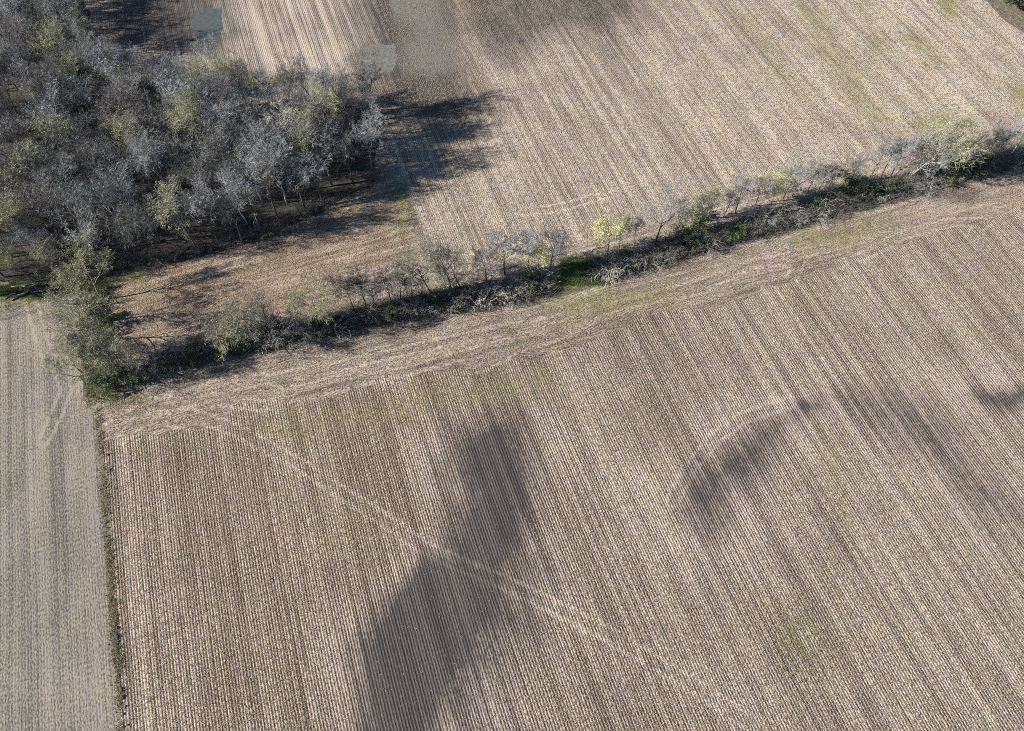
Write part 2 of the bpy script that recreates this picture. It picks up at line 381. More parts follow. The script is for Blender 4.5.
def field(name, u0, u1, vlo, vhi, step, mat, z):
    us = np.arange(u0, u1 + step * .5, step); nv = int(max(np.max(vhi(us) - vlo(us)) / step, 2)) + 1
    tt = np.linspace(0, 1, nv)
    U = np.repeat(us[:, None], nv, 1); lo = vlo(us)[:, None]; hi = vhi(us)[:, None]
    V = lo + (hi - lo) * tt[None, :]
    U = U.ravel(); V = V.ravel()
    nu = len(us); i = np.arange(nu - 1)[:, None] * nv + np.arange(nv - 1)[None, :]
    i = i.ravel(); quads = np.stack([i, i + nv, i + nv + 1, i + 1], 1)
    me = mesh_from(name, np.stack([U, V, np.zeros_like(U)], 1), quads, mats=(mat,))
    def acc(feats):
        out = np.zeros_like(U)
        for pts, k, st in feats:
            out = np.maximum(out, soft(smooth_sd(U, V, poly_uv(pts)), k) * st)
        return out
    U_, V_ = U, V
    wa = np.array([noise.noise_vector(Vector((a * .09, b * .05, 3))).to_tuple() for a, b in zip(U, V)])
    wb = np.array([noise.noise_vector(Vector((a * .45, b * .12, 7))).to_tuple() for a, b in zip(U, V)])
    U = U + wa[:, 0] * 2.5 + wb[:, 0] * 1.3; V = V + wa[:, 1] * 3.0 + wb[:, 1] * 1.6
    A = {'wet_shade': acc(WET_SHADE), 'silt': acc(SILT), 'green': acc(GREEN), 'pale': acc(PALE), 'brown': acc(BROWN)}
    U, V = U_, V_
    A['pale'] = A['pale'] + np.clip((U_ - 20) / 150, 0, 1) * (0.55 if name == 'near_field' else 0.8)  # paler straw to the right, with distance haze painted into it
    tr = np.full_like(U_, 50.0)
    for pts in TRACKS:
        d = line_sd(U, V, poly_uv(pts)); tr = np.where(np.abs(d) < np.abs(tr), d, tr)
    A['track'] = tr
    hd = line_sd(U, V, poly_uv(HEAD_EDGE))
    if name == 'near_field': A['head'] = soft(hd + np.array([4.5 * noise.noise(Vector((a * .06, b * .05, 2))) + 1.5 * noise.noise(Vector((a * .3, b * .12, 5))) for a, b in zip(U, V)]), 2.0)
    elif name == 'far_field':
        A['head'] = soft((HEDGE(U) + 13 - V), 4.0)
        A['head'] = np.maximum(A['head'], soft(20 - U, 2.0) * soft(150 - V, 6))
    else: A['head'] = soft(V - 118 + (U + 55) * 0.4, 6) 
    A['hdist'] = V - HEDGE(U)
    for k, v in A.items():
        at = me.attributes.new(k, 'FLOAT', 'POINT'); at.data.foreach_set('value', v.astype(np.float32))
    o = link(name, me, kind='structure'); o.rotation_euler.z = ROWS; o.location.z = z
    return o

_hp = poly_uv([(100,394),(200,366),(400,322),(560,297),(640,272),(860,211),(1024,167)])
def HEDGE(u):
    return np.interp(u, _hp[:, 0], _hp[:, 1])
U_B = -54.6                                      # the straight boundary between left and near field
bi = lambda a: (lambda u: np.full_like(u, a, dtype=float))
# ground sheet to the horizon
me = mesh_from('ground', [(-3000, -3000, 0), (3000, -3000, 0), (3000, 3000, 0), (-3000, 3000, 0)], [(0, 1, 2, 3)], mats=(M_GRASS,))
o = link('ground', me, kind='structure'); o.location.z = -0.012
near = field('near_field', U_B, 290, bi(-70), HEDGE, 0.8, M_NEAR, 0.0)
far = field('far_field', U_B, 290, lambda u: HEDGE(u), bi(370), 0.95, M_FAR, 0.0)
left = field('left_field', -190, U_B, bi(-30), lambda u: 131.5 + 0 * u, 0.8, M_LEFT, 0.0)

def sheet(name, poly, mat, z, jitter=0.6, step=1.2, seed=0, kind='structure'):
    """a thin sheet with an uneven natural outline, given in plan (u, v)"""
    pts = []
    n = len(poly)
    for i in range(n):
        a = Vector(poly[i]); b = Vector(poly[(i + 1) % n]); k = max(1, int((b - a).length / step))
        for j in range(k):
            p = a.lerp(b, j / k)
            q = noise.noise_vector(Vector((p.x * 0.17, p.y * 0.17, seed)))
            r_ = noise.noise_vector(Vector((p.x * 1.3, p.y * 1.3, seed + 9)))
            pts.append((p.x + jitter * (q.x + 0.4 * r_.x), p.y + jitter * (q.y + 0.4 * r_.y)))
    from mathutils.geometry import delaunay_2d_cdt
    vo, eo, fo, _, _, _ = delaunay_2d_cdt([Vector(p) for p in pts], [(i, (i + 1) % len(pts)) for i in range(len(pts))], [], 1, 1e-4)
    fo = [f if (vo[f[1]] - vo[f[0]]).cross(vo[f[2]] - vo[f[0]]) > 0 else f[::-1] for f in map(list, fo)]
    me = bpy.data.meshes.new(name); me.from_pydata([(p.x, p.y, 0) for p in vo], [], fo); me.materials.append(mat)
    o = link(name, me, kind=kind); o.rotation_euler.z = ROWS; o.location.z = z
    return o

WOOD_PX = [(0,298),(45,288),(108,276),(200,257),(260,241),(330,208),(374,184),(380,140),(377,104),(340,106),(300,104),(228,102),(205,92),(170,88),(118,80),(106,52),(94,25),(84,0)]
wood = [tuple(uv(*p)) for p in WOOD_PX]
wood = [(-88, wood[0][1])] + wood + [(-50, 255), (-52, 276), (-88, 276)]
sheet('woodland_floor', wood, M_LITTER, 0.004, 1.6, 1.5, 3)
hs = np.arange(-53.5, 215, 6.0)
verge = [(u, HEDGE(u) + 0.2) for u in hs] + [(u, HEDGE(u) + 6.5) for u in hs[::-1]]
sheet('hedge_bank', verge, M_GRASS, 0.004, 1.3, 1.2, 5)
sheet('boundary_bank', [(-57.6, 99), (-52, 99), (-50.5, 112), (-51, 131), (-56.5, 131), (-57.5, 115)], M_GRASS, 0.008, 0.8, 1.2, 6)
sheet('grass_gap', [uv(*p) for p in [(552,292),(560,272),(575,262),(600,256),(640,250),(652,256),(630,268),(605,276),(575,288)]], M_FRESH, 0.012, 0.9, 0.9, 14)
sheet('grass_wedge', [uv(*p) for p in [(-40,298),(-40,283),(20,283),(55,280),(70,284),(60,292),(30,299)]], M_FRESH, 0.012, 0.9, 0.9, 15)
pd = [(355,53),(366,44),(380,42),(392,45),(396,58),(390,70),(376,75),(362,75),(357,66)]
sheet('muddy_water', [uv(*p) for p in pd], M_WATER, 0.004, 2.2, 0.7, 7)
pd = [(387,-8),(430,-14),(437,6),(424,14),(408,18),(395,12)]
sheet('flood_water', [uv(*p) for p in pd], M_WATER, 0.004, 2.2, 0.7, 8)
pd = [(189,14),(203,9),(221,8),(223,28),(217,43),(203,44),(196,34)]
sheet('pond_water', [uv(*p) for p in pd], M_POND, 0.004, 0.8, 1.0, 9)
dp = [uv(*p) for p in [(984,-2),(1000,16),(1024,34),(1060,60),(1068,52),(1030,24),(1005,6),(994,-4)]]
sheet('ditch', dp, M_DITCH, 0.004, 0.5, 1.0, 10)
gp = [uv(*p) for p in [(997,-6),(1008,8),(1030,26),(1070,52),(1120,40),(1060,-20),(1010,-16)]]
sheet('grass_verge', gp, M_GRASS, 0.008, 0.8, 1.2, 11)

# ------------------------------------------------------------------ trees
def frame_of(d):
    a = Vector((0, 0, 1)) if abs(d.z) < 0.9 else Vector((1, 0, 0))
    x = d.cross(a).normalized(); return x, d.cross(x).normalized()
class Mesher:
    def __init__(s): s.v = []; s.q = []; s.t = []; s.qm = []; s.tm = []
    def tube(s, pts, rads, n):
        base = None
        for k, (p, r) in enumerate(zip(pts, rads)):
            d = (pts[min(k + 1, len(pts) - 1)] - pts[max(k - 1, 0)]).normalized()
            x, y = frame_of(d)
            if k == len(pts) - 1:
                i0 = len(s.v); s.v.append(tuple(p))
                for j in range(n): s.t.append((base + j, base + (j + 1) % n, i0))
                break
            i0 = len(s.v)
            for j in range(n):
                a = 2 * math.pi * j / n
                q = p + (x * math.cos(a) + y * math.sin(a)) * r
                s.v.append((q.x, q.y, q.z))
            if base is not None:
                for j in range(n): s.q.append((base + j, base + (j + 1) % n, i0 + (j + 1) % n, i0 + j))
            base = i0
    def leaf(s, p, size):
        d = Vector((random.gauss(0, 1), random.gauss(0, 1), random.gauss(0, 1) + 0.6)).normalized()
        x, y = frame_of(d); i = len(s.v); h = size * 0.5
        for a, b in ((-1, -1), (1, -1), (0, 1.3)):
            q = p + x * (a * h) + y * (b * h); s.v.append((q.x, q.y, q.z))
        s.t.append((i, i + 1, i + 2)); return len(s.t) - 1

def grow(M, start, d, length, r, level, spec, tips):
    segs = spec['segs'][level]
    pts = [start]; rads = [r]; p = start.copy(); dd = d.normalized()
    for k in range(segs):
        t = (k + 1) / segs
        j = spec['wob'][level]
        dd = (dd + Vector((random.gauss(0, j), random.gauss(0, j), random.gauss(0, j) + spec['up'][level]))).normalized()
        p = p + dd * (length / segs); pts.append(p.copy()); rads.append(max(r * (1 - t * spec['taper'][level]), 0.007))
    (M[0] if level < spec['split'] else M[1]).tube(pts, rads, spec['sides'][level])
    if level >= spec['levels'] - 1:
        tips.append(pts[-1]); tips.append(pts[len(pts) // 2]); return
    nchild = spec['kids'][level]
    az = random.random() * 6.28
    for c in range(nchild):
        f0 = spec['from'][level]
        t = f0 + (1 - f0) * (c + random.random() * 0.8) / nchild
        t = min(t, 0.985); x = t * segs; i = min(int(x), segs - 1); fr = x - i
        q = pts[i].lerp(pts[i + 1], fr); rr = rads[i] * (1 - fr) + rads[i + 1] * fr
        bd = (pts[i + 1] - pts[i]).normalized(); e1, e2 = frame_of(bd)
        az += 2.4 + random.gauss(0, 0.4)
        ang = R(spec['ang'][level] + random.gauss(0, 8)) 
        nd = bd * math.cos(ang) + (e1 * math.cos(az) + e2 * math.sin(az)) * math.sin(ang)
        ln = length * spec['ratio'][level] * (1.1 - 0.45 * (t - f0) / (1 - f0)) * random.uniform(0.75, 1.2)
        if level == 0: ln = spec['crown'] * (1.15 - 0.4 * t) * random.uniform(0.8, 1.15)
        grow(M, q, nd, ln, max(min(rr * 0.72, r * spec['rr'][level]), 0.024), level + 1, spec, tips)

BASE = dict(levels=5, split=3, segs=[7, 5, 4, 3, 2], wob=[0.05, 0.13, 0.16, 0.2, 0.25], up=[0.02, 0.10, 0.09, 0.08, 0.03],
            taper=[0.85, 0.85, 0.85, 0.8, 0.75], sides=[7, 5, 4, 3, 3], kids=[10, 6, 6, 6], ang=[44, 44, 42, 40],
            ratio=[0, 0.5, 0.55, 0.68], rr=[0.5, 0.5, 0.5, 0.55], crown=7.0)
BASE['from'] = [0.42, 0.25, 0.2, 0.15]
def tree_meshes(name, seed, H=16.0, lean=0.0, leaf=None, nleaf=0, leafsize=0.2, trunk_r=0.22, fork=None, twig=0.03, **kw):
    random.seed(seed)
    spec = {**BASE, **kw}
    M = (Mesher(), Mesher()); tips = []
    n = fork or 1
    for k in range(n):
        a = 6.28 * k / n + random.random()
        d = Vector((math.cos(a) * (0.28 if n > 1 else lean), math.sin(a) * (0.28 if n > 1 else lean), 1))
        grow(M, Vector((0, 0, -0.15)), d, H * 0.68 * random.uniform(0.92, 1.05), trunk_r * (1 if n == 1 else 0.7), 0, spec, tips)
    nt_ = len(M[1].t); leafslots = []
    if leaf is not None:
        for k in range(nleaf):
            p = random.choice(tips) + Vector((random.gauss(0, 0.40), random.gauss(0, 0.40), random.gauss(0, 0.36)))
            leafslots.append(M[1].leaf(p, leafsize * random.uniform(0.6, 1.4)))
    mt = mesh_from(name + '_trunk', M[0].v, M[0].q, M[0].t, (M_BARK,), smooth=True)
    mi = np.zeros(len(M[1].q) + len(M[1].t), np.int32)
    for s_ in leafslots: mi[len(M[1].q) + s_] = 1
    mc = mesh_from(name + '_crown', M[1].v, M[1].q, M[1].t, (M_TWIG, leaf or M_BUD), mi)
    return mt, mc

TW = dict(rr=[0.52, 0.6, 0.55, 0.75])
KIND = {}
for i in range(5):   # tall wood trees with narrow high crowns
    KIND['wood%d' % i] = tree_meshes('wood', 100 + i, H=18.0, crown=8.0, ang=[31, 36, 40, 42], trunk_r=0.26, lean=0.08, **TW)
for i in range(2):   # wood trees in bud
    KIND['bud%d' % i] = tree_meshes('budding', 130 + i, H=17.5, crown=8.0, ang=[34, 38, 40, 42], leaf=M_BUD, nleaf=650, leafsize=0.15, trunk_r=0.23, **TW)
for i in range(2):   # wide pale limbed trees
    KIND['pale%d' % i] = tree_meshes('pale', 140 + i, H=18.5, crown=8.6, ang=[42, 44, 42, 40], trunk_r=0.28, kids=[9, 6, 6, 7], rr=[0.55, 0.55, 0.55, 0.7])
for i in range(3):   # open-grown round-headed hedge trees
        KIND['hedge%d' % i] = tree_meshes('hedge', 150 + i, H=16, crown=7.4, ang=[46, 44, 42, 40], trunk_r=0.24, kids=[9, 6, 7, 7], leaf=M_BUD, nleaf=1150, leafsize=0.15, lean=0.05, **TW)
for i in range(3):   # slim bare lavender-grey trees
    KIND['slim%d' % i] = tree_meshes('slim', 160 + i, H=14.5, crown=5.0, ang=[40, 42, 42, 42], trunk_r=0.19, kids=[10, 6, 7, 7], lean=0.06, **{**TW, 'from': [0.5, 0.2, 0.2, 0.15]})
KIND['fork0'] = tree_meshes('forked', 181, H=15.5, crown=6.2, fork=4, trunk_r=0.2, kids=[6, 6, 6, 6], leaf=M_BUD, nleaf=1100, leafsize=0.16, **{**TW, 'from': [0.3, 0.2, 0.2, 0.15]})
for i in range(2):   # trees already in leaf
    KIND['leafy%d' % i] = tree_meshes('leafy', 170 + i, H=12.5, crown=5.6, ang=[46, 44, 42, 42], leaf=M_YELLOW, nleaf=4800, leafsize=0.18, trunk_r=0.2, kids=[8, 6, 5, 4], **TW)
# shrubs: many stems from the ground
def shrub_meshes(name, seed, Hs, n, spread, leaf=None, nleaf=0, arch=-0.12, leafsize=0.2, r=0.05, kids=(5, 5)):
    random.seed(seed); M = Mesher(); tips = []; L = Mesher()
    spec = dict(levels=3, split=9, segs=[6, 4, 2], wob=[0.10, 0.15, 0.2], up=[arch, arch * 0.6, 0], taper=[0.8, 0.8, 0.7], sides=[4, 3, 3],
                kids=list(kids), ang=[35, 40], ratio=[0, 0.5], rr=[0.5, 0.6], crown=Hs * 0.42)
    spec['from'] = [0.25, 0.15]
    for k in range(n):
        a = random.random() * 6.28; s_ = random.random() * spread
        grow((M, M), Vector((math.cos(a) * s_ * 0.5, math.sin(a) * s_ * 0.5, -0.05)), Vector((math.cos(a) * (0.25 + s_ * 0.35), math.sin(a) * (0.25 + s_ * 0.35), 1)),
             Hs * random.uniform(0.7, 1.15), r, 0, spec, tips)
    for k in range(nleaf):
        p = random.choice(tips) + Vector((random.gauss(0, 0.25), random.gauss(0, 0.25), random.gauss(0, 0.2)))
        p.z = max(p.z, 0.1); L.leaf(p, leafsize * random.uniform(0.6, 1.4))
    ms = mesh_from(name + '_stems', M.v, M.q, M.t, (M_BARK,))
    ml = mesh_from(name + '_leaves', L.v, L.q, L.t, (leaf,)) if nleaf else None
    return ms, ml
SHRUB = {
 'bare0': shrub_meshes('bare', 200, 4.0, 12, 1.6), 'bare1': shrub_meshes('bare', 201, 3.4, 14, 2.0), 'bare2': shrub_meshes('bare', 202, 4.6, 9, 1.2, arch=-0.02),
 'arch0': shrub_meshes('arching', 203, 5.2, 16, 2.0, arch=-0.2, r=0.05, kids=(6, 6)),
 'green0': shrub_meshes('green', 204, 3.2, 12, 1.8, M_GREEN, 1500), 'green1': shrub_meshes('green', 205, 4.0, 10, 1.6, M_DARKGREEN, 2200, leafsize=0.26),
 'ever0': shrub_meshes('ever', 206, 4.5, 12, 1.8, M_DARKGREEN, 3600, arch=0.0, leafsize=0.28),
}
def put(name, px, py, kind, s, label, cat, group=None, col=(0.2, 0.19, 0.18), twig=None, uvpos=None, sz=None, rz=None):
    if uvpos is None: X, Y = world(px, py)
    else: X, Y = w_of(*uvpos)
    e = link(name, None, label=label, category=cat)
    if group: e['group'] = group
    e.location = (X, Y, 0); e.rotation_euler.z = random.random() * 6.28 if rz is None else rz
    e.scale = (s, s, sz or s)
    e.empty_display_size = 0.5
    if kind in KIND:
        parts = zip(('trunk', 'crown'), KIND[kind], (col, twig or col))
    else:
        parts = zip(('stems', 'leaves'), SHRUB[kind], (col, col))
    for nm, me_, c in parts:
        if me_ is None: continue
        p = link(nm, me_, e); p.color = (*c, 1)
    return e

GREY = (0.180, 0.182, 0.172); LAV = (0.235, 0.238, 0.240); WARM = (0.205, 0.185, 0.178); OLV = (0.27, 0.265, 0.175); DARKB = (0.10, 0.088, 0.078)
PALEB = (0.42, 0.40, 0.36); WHITEB = (0.50, 0.48, 0.44); TRK = (0.17, 0.155, 0.14)
def mulc(c, k): return tuple(x * k for x in c)

# --- the distinct trees of the wood (base points)
random.seed(21)
DISTINCT = [
 (300,160,'pale0',0.95,WHITEB,PALEB,'large white-barked tree with forked pale limbs in the right part of the wood'),
 (350,124,'pale1',0.92,PALEB,LAV,'broad silvery tree with a dense pale crown near the top right corner of the wood'),
 (214,88,'pale0',0.86,PALEB,LAV,'pale silvery tree with a rounded crown beside the small dark pond'),
 (216,112,'bud1',0.85,WHITEB,OLV,'white-stemmed tree with faint olive buds just below the dark pond'),
 (130,125,'pale1',0.85,WHITEB,GREY,'tree with bright bare white branches in the middle of the upper left wood'),
 (150,170,'bud0',0.98,GREY,OLV,'olive-budding tree in the dark hollow left of the wood centre'),
 (122,88,'leafy0',0.75,TRK,OLV,'small yellow-leaved tree at the inner corner of the wood below the shaded field'),
 (90,42,'leafy1',0.75,TRK,OLV,'small yellow-green tree at the left end of the shaded strip field'),
 (60,205,'bud1',1.0,PALEB,OLV,'pale olive tree standing in the left part of the wood'),
 (35,255,'bud0',1.0,TRK,OLV,'olive round-headed tree at the lower left edge of the wood'),
 (372,170,'wood0',0.95,GREY,LAV,'grey tree at the lower right corner of the wood casting the long shadow'),
 (352,108,'leafy0',0.55,TRK,OLV,'little yellow-green tree tucked behind the silvery tree at the wood top right'),
 (195,245,'bud1',1.02,GREY,OLV,'tall olive-tinted tree on the lower edge of the wood above the brown clearing'),
]
placed = []
for px, py, k, s, cb, ct, lab in DISTINCT:
    put('woodland_tree', px, py, k, s, lab, 'tree', 'trees of the leafless wood', cb, ct)
    placed.append(uv(px, py))
# --- the rest of the wood
wp = np.array(wood); kinds = ['wood%d' % i for i in range(5)]
def near_px(u, v):
    X, Y = w_of(u, v)
    zc = Y * math.cos(PITCH) + CAM_H * math.sin(PITCH)
    yc = Y * math.sin(PITCH) - CAM_H * math.cos(PITCH)
    return CX + F * X / zc, CY - F * yc / zc
tries = 0; nt_count = 0
while tries < 14000 and nt_count < 285:
    tries += 1
    u = random.uniform(-88, 28); v = random.uniform(129, 275)
    sdv = float(smooth_sd(np.array([u]), np.array([v]), wp)[0])
    if sdv < 1.2: continue
    if any((u - a) ** 2 + (v - b) ** 2 < (4.3 if u > 4 else 4.6) ** 2 for a, b in placed): continue
    px, py = near_px(u, v)
    if px < -75 or (py < -40 and u > -50) or py < -75: continue
    placed.append((u, v)); nt_count += 1
    r_ = random.random()
    edge = sdv < 6
    if edge and u > 5: zone = 'along the right edge of the wood'
    elif edge and v < 142: zone = 'along the lower edge of the wood'
    elif edge and v > 165: zone = 'along the upper edge of the wood'
    elif px < 120: zone = 'inside the left part of the wood'
    elif px < 250: zone = 'inside the middle of the wood'
    else: zone = 'inside the right part of the wood'
    if r_ < 0.36: k, cb, ct, lk = random.choice(kinds), mulc(GREY, 1.3), mulc(GREY, random.uniform(0.55, 1.25)), 'leafless grey tree'
    elif r_ < 0.58: k, cb, ct, lk = random.choice(kinds), mulc(LAV, 1.4), mulc(LAV, random.uniform(0.8, 1.45)), 'leafless lavender-grey tree'
    elif r_ < 0.82: k, cb, ct, lk = random.choice(kinds), DARKB, mulc(WARM, random.uniform(0.5, 0.95)), 'leafless brownish tree'
    elif r_ < 0.87: k, cb, ct, lk = random.choice(['bud0', 'bud1']), GREY, mulc(OLV, random.uniform(0.85, 1.05)), 'tree with thin olive buds'
    else: k, cb, ct, lk = 'pale1', PALEB, GREY, 'leafless tree with pale stout limbs'
    if edge and v < 150: cb = DARKB if r_ < 0.7 else TRK
    s = random.uniform(0.66, 1.06) if u < 4 else random.uniform(0.86, 1.04)
    put('woodland_tree', 0, 0, k, s, lk + ' ' + zone, 'tree', 'trees of the leafless wood', cb, ct, uvpos=(u, v), sz=s * random.uniform(0.9, 1.1))

# --- trees of the hedgerow and of the short boundary row, each with its own label
G1 = 'trees of the hedgerow'; G2 = 'trees of the short row joining hedge and wood'
HT = [
 # px, py, kind, scale, bark, twig, label
 (102,300,'hedge0',1.15,TRK,OLV,'round olive-tinted tree at the top of the short row, touching the wood',G2),
 (103,322,'hedge2',1.15,TRK,OLV,'wide olive tree second from the top of the short row, leaning over the left field',G2),
 (103,340,'hedge1',1.2,DARKB,OLV,'olive tree with dark spreading limbs in the middle of the short row',G2),
 (104,360,'slim0',1.1,TRK,GREY,'grey leafless tree between two olive ones in the short row',G2),
 (99,386,'hedge2',1.05,DARKB,OLV,'pale olive tree at the field corner where the short row meets the hedge',G2),
 (122,372,'slim2',0.85,TRK,GREY,'small grey tree just inside the hedge corner',G1),
 (138,371,'hedge2',0.95,TRK,OLV,'round grey-olive tree first inside the hedge from the left corner',G1),
 (160,372,'slim1',0.9,DARKB,WARM,'thin dark-stemmed tree over the low left end of the hedge',G1),
 (188,362,'slim2',0.6,TRK,WARM,'short brownish tree in the low stretch of hedge near its left end',G1),
 (240,343,'hedge1',0.85,TRK,OLV,'olive tree at the left of the clump with two grey trees in the hedge',G1),
 (253,340,'hedge0',0.86,TRK,GREY,'grey rounded tree in the middle of the leftmost three-tree clump',G1),
 (274,333,'slim0',0.95,DARKB,WARM,'brown-grey tree at the right of the leftmost three-tree clump',G1),
 (299,328,'slim1',0.85,TRK,OLV,'narrow olive-grey tree beside the broad golden-olive one in the hedge',G1),
 (321,321,'hedge2',0.98,GREY,OLV,'broad golden-olive tree with pale fork in the left third of the hedge',G1),
 (355,313,'slim2',0.98,DARKB,WARM,'first of the row of thin brown-grey trees right of the golden-olive tree',G1),
 (366,309,'slim0',1.03,DARKB,WARM,'second of the thin brown-grey trees right of the golden-olive tree',G1),
 (376,306,'slim1',0.94,DARKB,GREY,'third of the thin brown-grey trees right of the golden-olive tree',G1),
 (391,304,'slim0',0.86,DARKB,GREY,'low dark tree standing left of a pair near the hedge middle',G1),
 (401,302,'slim2',0.94,DARKB,WARM,'left of two low brown trees before the olive round-headed tree',G1),
 (412,299,'slim1',0.84,DARKB,WARM,'right of two low brown trees before the olive round-headed tree',G1),
 (430,293,'hedge1',0.92,TRK,OLV,'round-headed olive tree with a twisting trunk near the middle of the hedge',G1),
 (451,289,'hedge0',0.85,DARKB,GREY,'left one of the two dark-trunked grey-olive trees near the hedge middle',G1),
 (460,287,'hedge2',0.82,DARKB,GREY,'right one of the two dark-trunked grey-olive trees near the hedge middle',G1),
 (486,281,'slim1',0.86,DARKB,GREY,'small thin grey tree left of the dark-trunked lavender one',G1),
 (505,275,'slim0',0.98,DARKB,LAV,'lavender-crowned tree with a dark leaning trunk in the hedge middle',G1),
 (529,269,'slim2',0.94,DARKB,LAV,'small lavender tree left of the upright green one',G1),
 (549,272,'slim1',0.92,DARKB,GREY,'blackish tree with stiff branches right of the upright green one',G1),
 (619,250,'slim0',0.85,TRK,OLV,'thin brownish tree just right of the bright yellow-green tree',G1),
 (634,246,'slim2',0.65,TRK,WARM,'low brown tree between the yellow-green tree and the lavender one',G1),
 (655,243,'hedge0',0.86,DARKB,LAV,'lavender-crowned tree with a bent dark trunk right of the yellow-green one',G1),
 (711,219,'slim1',0.7,TRK,OLV,'small olive tree right of the round green bush',G1),
 (735,214,'slim0',0.86,DARKB,LAV,'lavender tree in the right half of the hedge before the yellow-tinted one',G1),
 (755,206,'slim2',0.7,DARKB,GREY,'small grey tree squeezed beside the lavender one in the right half',G1),
 (792,197,'hedge1',0.78,GREY,LAV,'pale hazy grey tree right of the yellow-tinted one',G1),
 (806,194,'slim0',0.75,GREY,LAV,'hazy pale tree close behind the pale grey one in the right half',G1),
 (828,190,'slim1',0.55,DARKB,GREY,'stunted dark tree in the dense right stretch of hedge',G1),
 (868,181,'hedge2',0.72,GREY,LAV,'pale grey tree left of the two pale-limbed ones',G1),
 (890,178,'slim2',0.9,GREY,LAV,'hazy lavender-grey tree just left of the two pale-limbed ones',G1),
 (909,178,'fork0',0.92,WHITEB,GREY,'left one of the two trees with bright pale limbs near the right end',G1),
 (934,174,'fork0',1.15,WHITEB,OLV,'big spreading olive tree with bright pale limbs near the right end of the hedge',G1),
 (975,166,'slim1',0.8,DARKB,GREY,'dark bushy tree between the big pale-limbed tree and the frame edge',G1),
 (1008,158,'pale0',0.62,WHITEB,LAV,'pale-trunked tree leaning right at the right end of the hedge',G1),
 (676,233,'slim2',0.62,DARKB,GREY,'small grey tree rising left of the large round green bush',G1),
 (700,222,'slim1',0.66,DARKB,OLV,'short olive-grey tree directly behind the large round green bush',G1),
 (723,218,'slim2',0.68,DARKB,GREY,'short grey tree just left of the lavender tree in the right half',G1),
 (782,201,'slim1',0.72,GREY,OLV,'faint olive tree wedged between the yellow-tinted and the pale hazy tree',G1),
 (817,193,'slim2',0.66,GREY,GREY,'thin grey tree left of the stunted dark tree',G1),
 (848,186,'slim0',0.66,DARKB,GREY,'thin grey tree right of the stunted dark tree',G1),
 (880,180,'slim1',0.8,GREY,GREY,'grey tree squeezed between two pale hazy ones before the bright-limbed pair',G1),
 (956,170,'slim2',0.8,DARKB,GREY,'dark grey tree just right of the big spreading pale-limbed one',G1),
 (992,162,'slim0',0.85,DARKB,LAV,'bluish grey tree left of the pale trunk that leans right',G1),
 (1030,152,'hedge2',0.95,GREY,LAV,'lavender-grey tree cut by the right edge of the photo',G1),
]
for px, py, k, s, cb, ct, lab, g_ in HT:
    ct = mulc(ct, 0.92 if px > 480 else 0.85)
    if px > 480: s *= 1.12
    if px < 106: s *= 0.84
    put('hedgerow_tree', px, py, k, s, lab, 'tree', g_, cb, ct)
put('hedgerow_tree', 538, 274, 'leafy0', 0.72, 'upright bright green tree in the hedge middle', 'tree', G1, TRK, OLV, sz=0.85)
put('hedgerow_tree', 607, 257, 'leafy1', 0.92, 'bright yellow-green tree in full leaf above the grassy gap', 'tree', G1, TRK, OLV)
put('hedgerow_tree', 771, 202, 'leafy0', 0.72, 'yellow-tinted leafy tree in the right half of the hedge', 'tree', G1, TRK, OLV)

# --- shrubs
def shrub(px, py, k, s, lab, col, g=None, **kw): put('shrub', px, py, k, s, lab, 'shrub', g, col, **kw)
shrub(612,268,'arch0',0.95,'white-stemmed arching bare bush under the bright yellow-green tree',(0.45,0.43,0.38))
shrub(491,297,'arch0',0.75,'pale arching bush below the thin grey tree in the hedge middle',(0.55,0.54,0.44))
shrub(520,286,'arch0',0.7,'pale brushy bush just left of and below the upright green tree',(0.48,0.47,0.38))
shrub(758,216,'arch0',0.75,'pale bare bush in front of the small grey tree in the right half',(0.5,0.5,0.44))
shrub(270,343,'arch0',0.6,'pale twiggy bush at the foot of the leftmost three-tree clump',(0.5,0.48,0.4))
shrub(432,305,'green0',0.75,'small bright yellow-green bush in the dark bank below the round olive tree',(0.2,0.2,0.1))
shrub(623,262,'green0',0.8,'fresh green bush right of the white-stemmed arching one',(0.15,0.15,0.1))
shrub(690,226,'green0',1.35,'large round green bush right of the bent lavender tree',(0.15,0.15,0.1))
shrub(845,188,'green0',1.2,'green bush at the dark hedge stretch left of the pale grey trees',(0.15,0.15,0.1))
shrub(118,386,'green0',1.2,'green bush on the grassy corner at the left end of the hedge',(0.15,0.15,0.1))
random.seed(5)
HEDGE_SHRUBS = []
u = -50.0
